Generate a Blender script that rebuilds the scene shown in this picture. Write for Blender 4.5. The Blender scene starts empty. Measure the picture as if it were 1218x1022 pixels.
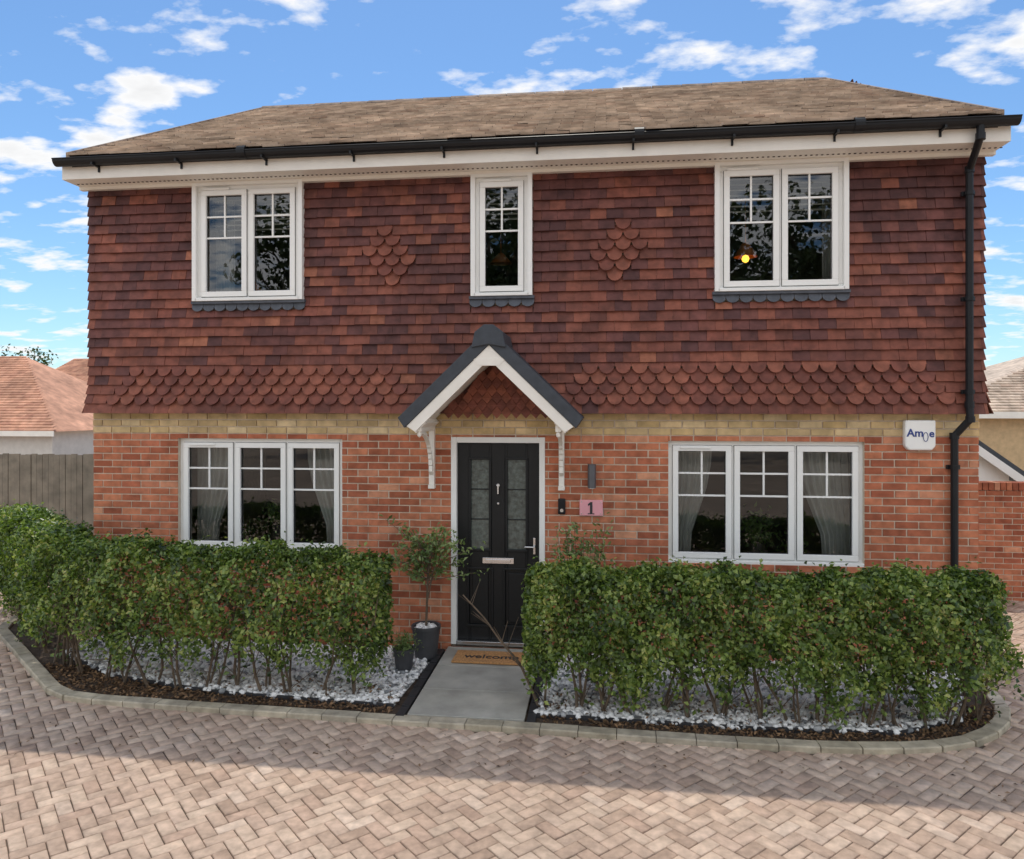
import bpy, math, random
import numpy as np
from mathutils import Vector
random.seed(7); rng=np.random.default_rng(7)
S=bpy.context.scene
S.view_settings.view_transform='Standard'; S.view_settings.look='None'; S.view_settings.exposure=0
R=math.radians

# ------------------------------------------------------------ materials
def new_mat(name):
    m=bpy.data.materials.new(name); m.use_nodes=True
    nt=m.node_tree; nt.nodes.clear()
    o=nt.nodes.new('ShaderNodeOutputMaterial'); p=nt.nodes.new('ShaderNodeBsdfPrincipled')
    nt.links.new(p.outputs[0],o.inputs[0]); return m,nt,p,o
def ramp(nt,cols,fac,interp='LINEAR'):
    r=nt.nodes.new('ShaderNodeValToRGB'); e=r.color_ramp.elements; r.color_ramp.interpolation=interp
    n=len(cols)
    for i,c in enumerate(cols):
        pos,col=(c if len(c)==2 else (i/max(1,n-1),c))
        if i<2: el=e[i]; el.position=pos
        else: el=e.new(pos)
        el.color=(*col,1)
    nt.links.new(fac,r.inputs[0]); return r.outputs[0]
def noise(nt,scale,detail=4,rough=.55,vec=None):
    n=nt.nodes.new('ShaderNodeTexNoise'); n.inputs['Scale'].default_value=scale
    n.inputs['Detail'].default_value=detail; n.inputs['Roughness'].default_value=rough
    if vec is None:
        t=nt.nodes.new('ShaderNodeTexCoord'); vec=t.outputs['Object']
    nt.links.new(vec,n.inputs['Vector']); return n.outputs[0]
def mathn(nt,op,a,b=None,clamp=False):
    m=nt.nodes.new('ShaderNodeMath'); m.operation=op; m.use_clamp=clamp
    for i,v in enumerate((a,b)):
        if v is None: continue
        if isinstance(v,(int,float)): m.inputs[i].default_value=v
        else: nt.links.new(v,m.inputs[i])
    return m.outputs[0]
def maprange(nt,v,a,b,c,d):
    m=nt.nodes.new('ShaderNodeMapRange')
    for i,x in zip((1,2,3,4),(a,b,c,d)): m.inputs[i].default_value=x
    nt.links.new(v,m.inputs[0]); return m.outputs[0]
def mixc(nt,fac,a,b,mode='MIX'):
    m=nt.nodes.new('ShaderNodeMix'); m.data_type='RGBA'; m.blend_type=mode
    if isinstance(fac,(int,float)): m.inputs[0].default_value=fac
    else: nt.links.new(fac,m.inputs[0])
    for idx,v in ((6,a),(7,b)):
        if isinstance(v,tuple): m.inputs[idx].default_value=(*v[:3],1)
        else: nt.links.new(v,m.inputs[idx])
    return m.outputs[2]
def island_mat(name,cols,rough=.85,nscale=9,big=.8,fine=60,bump=.3,var=.35,spec=.3,interp='LINEAR',dist=.01,bigvar=.25):
    m,nt,p,o=new_mat(name)
    g=nt.nodes.new('ShaderNodeNewGeometry')
    c=ramp(nt,cols,g.outputs['Random Per Island'],interp)
    n1=noise(nt,nscale,4); n2=noise(nt,big,2)
    f=maprange(nt,n1,.3,.7,1-var,1+var); f2=maprange(nt,n2,.3,.7,1-bigvar,1+bigvar)
    f=mathn(nt,'MULTIPLY',f,f2)
    cc=nt.nodes.new('ShaderNodeCombineColor')
    for i in range(3): nt.links.new(f,cc.inputs[i])
    c=mixc(nt,1.0,c,cc.outputs[0],'MULTIPLY')
    nt.links.new(c,p.inputs['Base Color']); p.inputs['Roughness'].default_value=rough
    p.inputs['Specular IOR Level'].default_value=spec
    b=nt.nodes.new('ShaderNodeBump'); b.inputs['Strength'].default_value=bump; b.inputs['Distance'].default_value=dist
    nt.links.new(noise(nt,fine,3,.6),b.inputs['Height']); nt.links.new(b.outputs[0],p.inputs['Normal'])
    return m
def plain(name,col,rough=.5,var=.08,nscale=6,bump=.05,metal=0,spec=.5,fine=80):
    m,nt,p,o=new_mat(name)
    c=ramp(nt,[(.3,tuple(x*(1-var) for x in col)),(.7,tuple(min(1,x*(1+var)) for x in col))],noise(nt,nscale,5))
    nt.links.new(c,p.inputs['Base Color']); p.inputs['Roughness'].default_value=rough
    p.inputs['Metallic'].default_value=metal; p.inputs['Specular IOR Level'].default_value=spec
    b=nt.nodes.new('ShaderNodeBump'); b.inputs['Strength'].default_value=bump; b.inputs['Distance'].default_value=.01
    nt.links.new(noise(nt,fine,3),b.inputs['Height']); nt.links.new(b.outputs[0],p.inputs['Normal'])
    return m
def leaf_mat(name,cols,trans=.25,rough=.42):
    m,nt,p,o=new_mat(name)
    g=nt.nodes.new('ShaderNodeNewGeometry')
    n=noise(nt,3.0,3)
    v=mathn(nt,'ADD',mathn(nt,'MULTIPLY',g.outputs['Random Per Island'],.75),maprange(nt,n,.32,.68,-.12,.35))
    c=ramp(nt,cols,v)
    nt.links.new(c,p.inputs['Base Color']); p.inputs['Roughness'].default_value=rough
    t=nt.nodes.new('ShaderNodeBsdfTranslucent'); nt.links.new(mixc(nt,1,c,(1.3,1.5,.5),'MULTIPLY'),t.inputs[0])
    mx=nt.nodes.new('ShaderNodeMixShader'); mx.inputs[0].default_value=trans
    nt.links.new(p.outputs[0],mx.inputs[1]); nt.links.new(t.outputs[0],mx.inputs[2]); nt.links.new(mx.outputs[0],o.inputs[0])
    return m
def emis(name,col,st):
    m,nt,p,o=new_mat(name); p.inputs['Base Color'].default_value=(*col,1)
    p.inputs['Emission Color'].default_value=(*col,1); p.inputs['Emission Strength'].default_value=st
    return m

M={}
M['brick']=island_mat('red_brick',[(0,(.29,.085,.045)),(.3,(.43,.145,.075)),(.6,(.53,.20,.105)),(.85,(.38,.115,.062)),(1,(.61,.29,.17))],rough=.9,var=.28,fine=120,bump=.5,big=1.1,bigvar=.15)
M['buff']=island_mat('buff_brick',[(.50,.36,.185),(.66,.49,.27),(.56,.40,.19),(.74,.58,.35)],rough=.9,var=.22,fine=120,bump=.5)
M['mortar']=plain('mortar',(.62,.52,.41),.95,.12,20,.3)
tp=dict(rough=.62,var=.32,nscale=10,big=.7,fine=70,bump=.3,bigvar=.25)
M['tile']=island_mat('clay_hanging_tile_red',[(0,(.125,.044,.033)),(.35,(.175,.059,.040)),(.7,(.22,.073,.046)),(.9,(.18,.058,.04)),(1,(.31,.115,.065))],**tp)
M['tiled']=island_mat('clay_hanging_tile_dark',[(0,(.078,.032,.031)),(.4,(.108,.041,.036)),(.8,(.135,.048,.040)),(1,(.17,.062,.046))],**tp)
M['tile2']=island_mat('clay_scallop_tile',[(.15,.050,.037),(.20,.066,.044),(.26,.09,.055)],**tp)
M['roof']=island_mat('roof_tile',[(0,(.38,.29,.22)),(.4,(.49,.385,.295)),(.7,(.55,.44,.345)),(1,(.41,.295,.22))],rough=.9,var=.3,nscale=5,fine=40,bigvar=.15)
M['white']=plain('white_upvc',(.86,.86,.83),.32,.03,2,.01)
M['cream']=plain('white_timber_paint',(.84,.81,.74),.5,.05,5,.04)
M['black']=plain('black_gutter_plastic',(.010,.011,.013),.45,.2,5,.02,spec=.3)
M['door']=plain('black_door_paint',(.008,.009,.010),.40,.2,30,.12,fine=150,spec=.35)
M['slate']=plain('porch_slate',(.042,.05,.062),.6,.2,12,.2)
M['lead']=plain('grey_lead_tile',(.075,.085,.105),.6,.25,12,.2)
M['chrome']=plain('brushed_chrome',(.65,.65,.66),.25,.03,20,.02,metal=1)
M['wood']=plain('weathered_fence',(.23,.20,.155),.9,.3,5,.4)
M['pot']=plain('dark_grey_pot',(.06,.062,.068),.55,.2,10,.1)
M['interior']=plain('interior_paint',(.16,.145,.13),.8,.05,1,.02)
M['dark']=plain('dark_furniture',(.05,.04,.035),.6,.3,3,.05)
M['curtain']=plain('curtain_fabric',(.72,.69,.64),.9,.08,6,.2)
M['blind']=plain('roman_blind',(.70,.64,.54),.9,.08,6,.2)
M['paver']=island_mat('block_paving',[(0,(.41,.29,.215)),(.3,(.51,.375,.285)),(.6,(.58,.44,.335)),(.8,(.46,.32,.24)),(1,(.63,.49,.385))],rough=.92,var=.22,nscale=14,big=.35,fine=160,bump=.6,bigvar=.13)
M['joint']=plain('paving_joint_sand',(.11,.08,.058),1,.3,8,.3)
M['kerb']=island_mat('kerb_stone',[(.38,.33,.24),(.46,.40,.30),(.41,.36,.28)],rough=.95,var=.3,nscale=8,fine=80,bump=.5)
M['slab']=island_mat('grey_path_slab',[(.385,.37,.325),(.43,.41,.365)],rough=.85,var=.16,nscale=5,big=1.3,fine=90,bump=.25,bigvar=.15)
M['soil']=plain('soil_mulch',(.07,.048,.033),1,.5,12,1.0,fine=45)
M['litter']=island_mat('bark_and_leaf_litter',[(.07,.04,.025),(.17,.10,.055),(.28,.17,.09),(.11,.07,.04)],rough=.95)
M['stone']=island_mat('white_chippings',[(0,(.90,.89,.87)),(.6,(.80,.79,.77)),(.74,(.45,.45,.45)),(.88,(.18,.19,.20)),(1,(.90,.89,.86))],rough=.7,var=.08,nscale=30,fine=60,bigvar=.05)
M['stonebase']=plain('chippings_bed',(.38,.375,.36),1,.5,40,.8)
M['edge']=plain('black_edging',(.03,.03,.033),.6,.2,10,.1)
M['hedge']=leaf_mat('hedge_leaf',[(0,(.026,.048,.012)),(.3,(.075,.125,.027)),(.6,(.17,.25,.055)),(.86,(.33,.40,.105)),(1,(.46,.43,.15))],.33,.34)
M['olive']=leaf_mat('shrub_leaf',[(0,(.08,.14,.045)),(.5,(.18,.26,.09)),(1,(.33,.40,.17))],.3)
M['treeleaf']=leaf_mat('tree_leaf',[(0,(.02,.04,.012)),(.5,(.05,.085,.022)),(1,(.10,.14,.04))],.2)
M['bark']=plain('bark',(.13,.095,.065),.95,.35,14,.6)
M['mat']=plain('coir_mat',(.52,.27,.11),1,.35,60,.6,fine=200)
M['pink']=plain('pink_plaque',(.78,.36,.40),.4,.05,6,.02)
M['bluetext']=plain('blue_print',(.02,.05,.22),.5)
M['grass']=plain('far_ground',(.4,.3,.22),1,.2,1,.3)
M['orange']=plain('copper_lampshade',(.65,.22,.07),.4)
M['paleroof']=island_mat('neighbour_roof_tile',[(.45,.23,.145),(.54,.29,.19),(.39,.19,.125)],rough=.9,var=.25,nscale=4)
M['bulb']=emis('lamp_glow',(1,.50,.06),3)
def glass_mat(name,tint):
    m,nt,p,o=new_mat(name); nt.nodes.remove(p)
    t=nt.nodes.new('ShaderNodeBsdfTransparent'); t.inputs[0].default_value=(*tint,1)
    g=nt.nodes.new('ShaderNodeBsdfGlossy'); g.inputs['Roughness'].default_value=.0; g.inputs['Color'].default_value=(.95,.97,1,1)
    b=nt.nodes.new('ShaderNodeBump'); b.inputs['Strength'].default_value=.06; b.inputs['Distance'].default_value=.01
    nt.links.new(noise(nt,1.3,1),b.inputs['Height']); nt.links.new(b.outputs[0],g.inputs['Normal'])
    f=nt.nodes.new('ShaderNodeFresnel'); f.inputs[0].default_value=1.5
    mx=nt.nodes.new('ShaderNodeMixShader'); nt.links.new(mathn(nt,'MULTIPLY',f.outputs[0],2.0,True),mx.inputs[0])
    nt.links.new(t.outputs[0],mx.inputs[1]); nt.links.new(g.outputs[0],mx.inputs[2]); nt.links.new(mx.outputs[0],o.inputs[0]); return m
M['glass']=glass_mat('window_glass',(.74,.78,.78))
M['frost']=plain('obscured_glass',(.09,.11,.10),.08,.5,25,.3,spec=.6,fine=35)

# ------------------------------------------------------------ mesh builder
class MB:
    def __init__(s): s.v=[]; s.f=[]
    def add(s,vs,fs):
        o=len(s.v); s.v.extend(vs); s.f.extend([tuple(i+o for i in f) for f in fs])
    def box(s,x0,x1,y0,y1,z0,z1):
        s.add([(x0,y0,z0),(x1,y0,z0),(x1,y1,z0),(x0,y1,z0),(x0,y0,z1),(x1,y0,z1),(x1,y1,z1),(x0,y1,z1)],
              [(0,3,2,1),(4,5,6,7),(0,1,5,4),(1,2,6,5),(2,3,7,6),(3,0,4,7)])
    def cyl(s,p0,p1,r0,r1=None,n=8,caps=True):
        r1=r0 if r1 is None else r1
        a=Vector(p0); b=Vector(p1); d=(b-a).normalized()
        u=d.orthogonal().normalized(); w=d.cross(u); vs=[]
        for c,r in ((a,r0),(b,r1)):
            for i in range(n):
                t=2*math.pi*i/n; q=c+(u*math.cos(t)+w*math.sin(t))*r; vs.append(tuple(q))
        fs=[(i,(i+1)%n,n+(i+1)%n,n+i) for i in range(n)]
        if caps: fs+= [tuple(range(n-1,-1,-1)),tuple(range(n,2*n))]
        s.add(vs,fs)
    def prism(s,poly,off):
        n=len(poly); o=Vector(off)
        vs=[tuple(p) for p in poly]+[tuple(Vector(p)+o) for p in poly]
        s.add(vs,[tuple(range(n)),tuple(range(2*n-1,n-1,-1))]+[(i,n+i,n+(i+1)%n,(i+1)%n) for i in range(n)])
    def lathe(s,prof,c,n=20):
        vs=[];
        for r,z in prof:
            for i in range(n):
                t=2*math.pi*i/n; vs.append((c[0]+r*math.cos(t),c[1]+r*math.sin(t),c[2]+z))
        fs=[]
        for k in range(len(prof)-1):
            for i in range(n): fs.append((k*n+i,k*n+(i+1)%n,(k+1)*n+(i+1)%n,(k+1)*n+i))
        s.add(vs,fs)
    def obj(s,name,mat,parent=None,bevel=0,smooth=False):
        me=bpy.data.meshes.new(name); me.from_pydata(s.v,[],s.f); me.update()
        if smooth:
            me.polygons.foreach_set('use_smooth',[True]*len(me.polygons))
        ob=bpy.data.objects.new(name,me); S.collection.objects.link(ob); me.materials.append(mat)
        if parent: ob.parent=parent
        if bevel:
            b=ob.modifiers.new('b','BEVEL'); b.width=bevel; b.segments=2; b.limit_method='ANGLE'
        return ob
def np_obj(name,verts,faces,mat,parent=None):
    me=bpy.data.meshes.new(name); nv=len(verts); nf,k=faces.shape
    me.vertices.add(nv); me.vertices.foreach_set('co',verts.astype(np.float32).ravel())
    me.loops.add(nf*k); me.loops.foreach_set('vertex_index',faces.astype(np.int32).ravel())
    me.polygons.add(nf); me.polygons.foreach_set('loop_start',np.arange(0,nf*k,k,dtype=np.int32))
    me.update(calc_edges=True); me.validate()
    ob=bpy.data.objects.new(name,me); S.collection.objects.link(ob); me.materials.append(mat)
    if parent: ob.parent=parent
    return ob
def empty(name):
    e=bpy.data.objects.new(name,None); S.collection.objects.link(e); return e
def sub_rect(rect,holes,mins=.012):
    out=[rect]
    for h in holes:
        nx=[]
        for r in out:
            a,b,c,d=r; A,B,C,D=h
            if A>=b or B<=a or C>=d or D<=c: nx.append(r); continue
            if A>a: nx.append((a,A,c,d))
            if B<b: nx.append((B,b,c,d))
            m0,m1=max(a,A),min(b,B)
            if C>c: nx.append((m0,m1,c,C))
            if D<d: nx.append((m0,m1,D,d))
        out=nx
    return [r for r in out if r[1]-r[0]>mins and r[3]-r[2]>mins]
def text(name,body,loc,size,mat,parent,rot=(R(90),0,0)):
    c=bpy.data.curves.new(name,'FONT'); c.body=body; c.size=size; c.extrude=.002; c.align_x='CENTER'; c.align_y='CENTER'; c.offset=.002
    o=bpy.data.objects.new(name,c); S.collection.objects.link(o); o.location=loc; o.rotation_euler=rot
    c.materials.append(mat); o.parent=parent; return o
def leaves(name,pos,nrm,size,mat,parent,ratio=.6,fold=.25):
    n=len(pos); nrm=nrm/np.linalg.norm(nrm,axis=1,keepdims=True)
    r=rng.normal(0,1,(n,3)); r[:,2]-=.3
    t=r-(r*nrm).sum(1,keepdims=True)*nrm; t/=np.linalg.norm(t,axis=1,keepdims=True); b=np.cross(nrm,t)
    s=(size*rng.uniform(.6,1.3,(n,1)))
    V=np.stack([pos-t*s*.5, pos+b*s*ratio*.5+nrm*s*fold*.5-t*s*.05, pos+t*s*.5-nrm*s*.1, pos-b*s*ratio*.5+nrm*s*fold*.5-t*s*.05],1)
    base=4*np.arange(n)[:,None]
    F=np.concatenate([base+np.array([[0,1,2]]),base+np.array([[0,2,3]])],1).reshape(-1,3)
    return np_obj(name,V.reshape(-1,3),F,mat,parent)

# ------------------------------------------------------------ house data
XL,XR=-5.62,3.58; GZ=-.10; DEPTH=8.0
UP=[(-4.40,-3.16,3.62,4.89),(-1.35,-.715,3.62,4.87),(1.10,2.365,3.62,4.89)]
GR=[(-4.62,-2.755,.91,2.135),(.656,2.54,.91,2.135)]
DOOR=(-1.575,-.59,-.02,2.165)
house=empty('brick_house')
holes=UP+GR+[DOOR]
mb=MB()
for a,b,c,d in sub_rect((XL,XR,GZ-.1,4.95),holes,.001): mb.box(a,b,0.0,.28,c,d)
mb.box(XL,XL+.28,.281,DEPTH-.28,GZ-.1,4.95); mb.box(XR-.28,XR,.281,DEPTH-.28,GZ-.1,4.95)
mb.box(XL,XR,DEPTH-.279,DEPTH,GZ-.1,4.95)
for x in (XL+.001,XR-.281):
    mb.prism([(x,0.1,4.951),(x,DEPTH-.1,4.951),(x,4.0,7.1)],(.28,0,0))
mb.obj('wall_core',M['mortar'],house)
mb=MB()
mb.box(XL+.29,XR-.29,.285,DEPTH-.29,-.05,0); mb.box(XL+.29,XR-.29,.285,DEPTH-.29,2.35,2.6)
mb.box(XL+.29,XR-.29,.285,DEPTH-.29,4.96,5.0)
mb.box(XL+.29,XR-.29,3.6,3.7,.01,2.34); mb.box(XL+.29,XR-.29,3.4,3.5,2.61,4.95)
mb.box(-2.3,-2.2,.29,3.59,.01,2.34); mb.box(.0,.1,.29,3.59,.01,2.34); mb.box(-2.2,-2.1,.29,3.39,2.61,4.95); mb.box(.1,.2,.29,3.39,2.61,4.95)
mb.obj('interior_walls',M['interior'],house)
def frame(side):
    if side=='F': return lambda s,z,n:(s,-n,z)
    if side=='R': return lambda s,z,n:(XR+n,s,z)
    if side=='L': return lambda s,z,n:(XL-n,s,z)
def lay(mb,P,s0,s1,z0,z1,hl,L=.225,H=.075,g=.011,n0=0,n1=.008):
    nr=int(round((z1-z0)/H))
    for r in range(nr):
        za=z0+r*H+g/2; zb=z0+(r+1)*H-g/2
        x=s0-(L/2 if r%2 else 0)
        while x<s1:
            a=max(s0,x+g/2+random.uniform(-.002,.002)); b=min(s1,x+L-g/2+random.uniform(-.002,.002))
            if b-a>.02:
                for q in sub_rect((a,b,za,zb),hl,.014):
                    nn=n1+random.uniform(-.002,.002); c=.002
                    A=[P(q[0],q[2],n0),P(q[1],q[2],n0),P(q[1],q[3],n0),P(q[0],q[3],n0),
                       P(q[0]+c,q[2]+c,nn),P(q[1]-c,q[2]+c,nn),P(q[1]-c,q[3]-c,nn),P(q[0]+c,q[3]-c,nn)]
                    mb.add(A,[(4,5,6,7),(0,1,5,4),(1,2,6,5),(2,3,7,6),(3,0,4,7)])
            x+=L
mb=MB(); mb2=MB()
for side,s0,s1,hl in (('F',XL,XR,holes),('R',0,DEPTH,[]),('L',0,DEPTH,[])):
    P=frame(side)
    lay(mb,P,s0,s1,-.135,2.19,hl); lay(mb2,P,s0,s1,2.19,2.415,hl,n1=.013)
mb.obj('brickwork',M['brick'],house); mb2.obj('buff_brick_band',M['buff'],house)
# hanging tiles
TW=.165; G=.104; ZB=2.41
def tile(mb,P,poly,ztop,length,nb,nt_=.012,th=.012,tw=0):
    n=len(poly); mid=sum(p[0] for p in poly)/n
    def nn(z): return nt_+(ztop-z)/length*(nb-nt_)
    jit=random.uniform(-.003,.003)
    fr=[P(s,z,nn(z)+th+jit+tw*(s-mid)) for s,z in poly]; bk=[P(s,z,nn(z)) for s,z in poly]
    mb.add(fr+bk,[tuple(range(n))]+[(i,n+i,n+(i+1)%n,(i+1)%n) for i in range(n)])
bell=[.07,.042,.02,.007]
def hang(side,s0,s1,hl,tiles,tiled,scal):
    P=frame(side); i=0
    while True:
        zb=ZB+i*G
        top=4.93 if side=='F' else 4.93+99
        if zb>top-.02: break
        if side!='F':
            if zb>4.9:
                k=(zb-4.9)/(7.3-4.9); a0=4-(4.0)*(1-k); a1=4+4.0*(1-k)
                if k>=.92: break
            else: a0,a1=s0,s1
        else: a0,a1=s0,s1
        nb=.048+(bell[i] if i<4 else 0); ntt=.010+(bell[i+1] if i+1<4 else 0)
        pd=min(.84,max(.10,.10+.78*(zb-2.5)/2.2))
        x=a0-(TW/2 if i%2 else 0)
        while x<a1:
            a=max(a0,x+.0012); b=min(a1,x+TW-.0012); cx=(a+b)/2
            dz=random.uniform(-.003,.003); tw=random.uniform(-.03,.03)
            if b-a>.02:
                rnd=False
                if side=='F':
                    if 1<=i<=4:
                        inset=[0,.0,.08,.16,.24][i]
                        rnd=(-5.45+inset<cx<-2.05-inset*.5) or (-.38+inset*.5<cx<3.33-inset)
                    for mx in (-2.24,.17):
                        if 13<=i<=18:
                            hw=[1,2,3,3,2,1][i-13]*TW/2
                            if abs(cx-mx)<hw+.01: rnd=True
                zt=zb+G+.045
                if side=='F': zt=min(zt,4.93)
                if rnd and b-a>TW*.8:
                    r=(b-a)/2
                    poly=[(a,zt),(a,zb+r*.75)]
                    for k in range(0,9):
                        t=math.pi*(k/8); poly.append((cx-(r-.006)*math.cos(t),zb-.012+r*.95-(r*.95)*math.sin(t)))
                    poly+=[(b,zb+r*.75),(b,zt)]
                    tile(scal,P,poly,zt,zt-zb,nb+.016,ntt,th=.016)
                else:
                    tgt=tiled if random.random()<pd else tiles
                    for q in sub_rect((a,b,zb+dz,zt),hl,.014):
                        tile(tgt,P,[(q[0],q[3]),(q[0],q[2]),(q[1],q[2]),(q[1],q[3])],zt,zt-zb,nb,ntt,tw=tw)
            x+=TW
        i+=1
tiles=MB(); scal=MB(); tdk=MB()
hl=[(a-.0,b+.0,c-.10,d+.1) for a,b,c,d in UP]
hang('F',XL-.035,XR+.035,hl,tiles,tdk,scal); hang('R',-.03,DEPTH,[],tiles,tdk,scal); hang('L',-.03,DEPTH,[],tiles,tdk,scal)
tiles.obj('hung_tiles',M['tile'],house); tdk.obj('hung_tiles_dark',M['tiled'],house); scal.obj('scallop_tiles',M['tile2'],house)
mb=MB(); P=frame('F')
for a,b,c,d in UP:
    a-=.02;b+=.02; n=max(1,round((b-a)/.13)); w=(b-a)/n
    for i in range(n):
        x0=a+i*w+.002; x1=a+(i+1)*w-.002; cx=(x0+x1)/2; r=(x1-x0)/2
        poly=[(x0,c-.002),(x0,c-.06)]+[(cx-r*math.cos(math.pi*k/8),c-.06-r*.8*math.sin(math.pi*k/8)) for k in range(1,8)]+[(x1,c-.06),(x1,c-.002)]
        tile(mb,P,poly,c,.15,.072,.045,.012)
    mb.box(a,b,-.09,.0,c-.03,c-.001)
mb.obj('lead_apron',M['lead'],house)

# eaves, gutter, soffit
mb=MB(); EX0,EX1=-5.72,3.69
mb.box(EX0,EX1,-.36,-.335,4.90,5.06)
mb.box(EX0,EX1,-.334,-.0,4.90,4.915)
mb.box(EX0,EX1,-.10,-.04,4.865,4.899)
for x in (EX0,EX1-.02): mb.prism([(x,-.333,4.916),(x,-.02,4.916),(x,-.02,5.20),(x,-.333,5.04)],(.02,0,0))
mb.box(EX0,EX1,DEPTH+.335,DEPTH+.36,4.90,5.06); mb.box(EX0,EX1,DEPTH,DEPTH+.334,4.90,4.915)
mb.obj('fascia_and_soffit',M['cream'],house)
mb=MB()
x=EX0+.05
while x<EX1: 
    mb.box(x,x+.02,-.20,-.185,4.894,4.8995); x+=.05
mb.obj('soffit_vents',M['dark'],house)
mb=MB()
def gutter(x0,x1,yc,zc,r=.062):
    n=8
    for rr in (r,r-.006):
        vs=[];
        for x in (x0,x1):
            for k in range(n+1):
                t=math.pi+math.pi*k/n; vs.append((x,yc+rr*math.cos(t),zc+rr*math.sin(t)*1.1))
        mb.add(vs,[(k,k+1,n+2+k,n+1+k) for k in range(n)])
    for x in (x0,x1): mb.add([(x,yc+r*math.cos(math.pi+math.pi*k/n),zc+1.1*r*math.sin(math.pi+math.pi*k/n)) for k in range(n+1)],[tuple(range(n+1))])
    mb.cyl((x0,yc-r,zc),(x1,yc-r,zc),.007,n=6); mb.cyl((x0,yc+r,zc),(x1,yc+r,zc),.007,n=6)
gutter(-5.74,3.72,-.425,5.085); gutter(-5.74,3.72,DEPTH+.425,5.085)
x=-5.3
while x<3.6:
    mb.box(x,x+.02,-.49,-.365,5.005,5.03); mb.box(x,x+.02,-.374,-.361,4.96,5.03)
    x+=.93
for x in (-3.7,.3,2.3): mb.cyl((x,-.425,5.085-.004),(x+.09,-.425,5.085-.004),.07,n=14)
mb.obj('gutter',M['black'],house,smooth=False)
# roof
rx0,rx1=-5.60,3.58; ye,ze,yr,zr=-.44,5.10,4.0,7.37
sl=math.hypot(yr-ye,zr-ze); uy,uz=(yr-ye)/sl,(zr-ze)/sl
HL,HR=.05,.26
mb=MB(); GA=.135; W=.24
for sgn in (1,-1):
    def RP(s,t,n):
        y=ye+uy*t-uz*n; z=ze+uz*t+uy*n
        return (s,y if sgn==1 else 2*yr-y,z)
    nrow=int(sl/GA)
    for i in range(nrow):
        t0=i*GA; t1=min(t0+GA+.06,sl); q0=rx0+HL*t0/sl; q1=rx1-HR*t0/sl; x=rx0-(W/2 if i%2 else 0)
        while x<q1:
            a=max(q0,x+.003); b=min(q1,x+W-.003)
            if b-a>.02:
                h=.048+random.uniform(-.006,.008); dt=random.uniform(-.010,.010)
                j=random.uniform(-.005,.005)
                A=[RP(a,t0+dt,h-.022),RP(b,t0+dt,h-.022),RP(b,t1,.0),RP(a,t1,.0),RP(a,t0+dt,h+j),RP(b,t0+dt,h-j),RP(b,t1,.012),RP(a,t1,.012)]
                mb.add(A,[(4,5,6,7),(0,1,5,4),(1,2,6,5),(2,3,7,6),(3,0,4,7)])
            x+=W
mb.obj('roof_tiles',M['roof'],house)
mb=MB()
for sgn in (1,-1):
    f=lambda y:(y if sgn==1 else 2*yr-y)
    mb.prism([(rx0+.01,f(ye+.06),ze+.00),(rx1-.01,f(ye+.06),ze+.00),(rx1-HR-.01,f(yr),zr-.04),(rx0+HL+.01,f(yr),zr-.04)],(0,0,-.08))
mb.obj('roof_deck',M['dark'],house)
mb=MB()
x=rx0+HL
while x<rx1-HR:
    b=min(x+.44,rx1-HR); mb.cyl((x,yr,zr-.03),(b,yr,zr-.03+random.uniform(-.004,.004)),.095,.09,n=10); x+=.45
for sgn in (1,-1):
    for X,sh in ((rx0-.015,HL),(rx1-.025,-HR)):
        n=14
        for k in range(n):
            t0=k*sl/n; t1=(k+1)*sl/n-.01
            p=[(X+sh*t0/sl,ye+uy*t0,ze+uz*t0),(X+sh*t1/sl,ye+uy*t1,ze+uz*t1)]
            q=[(xx,(y if sgn==1 else 2*yr-y),z-.03) for xx,y,z in p]+[(xx,(y if sgn==1 else 2*yr-y),z+.06) for xx,y,z in p[::-1]]
            mb.prism(q,(.04,0,0))
mb.obj('ridge_and_verge',island_mat('ridge_tile',[(.22,.17,.14),(.31,.24,.19)],rough=.9),house)

# downpipe
mb=MB(); px=3.44
pts=[(3.40,-.425,5.03),(3.40,-.425,4.93),(px,-.135,4.72),(px,-.135,2.50),(px,-.15,2.36),(px-.10,-.06,2.20),(px-.10,-.06,-.08)]
for a,b in zip(pts[:-1],pts[1:]): mb.cyl(a,b,.034,n=12)
for p in pts[1:-1]: 
    mb.cyl((p[0],p[1],p[2]-.03),(p[0],p[1],p[2]+.03),.042,n=12)
for z,x,y in ((4.5,px,-.135),(3.5,px,-.135),(2.62,px,-.135),(1.9,px-.1,-.06),(.9,px-.1,-.06)):
    mb.cyl((x,y,z-.02),(x,y,z+.02),.043,n=12); mb.box(x-.06,x+.06,y+.02,y+.045,z-.02,z+.02)
mb.obj('downpipe',M['black'],house,smooth=False)

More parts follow.
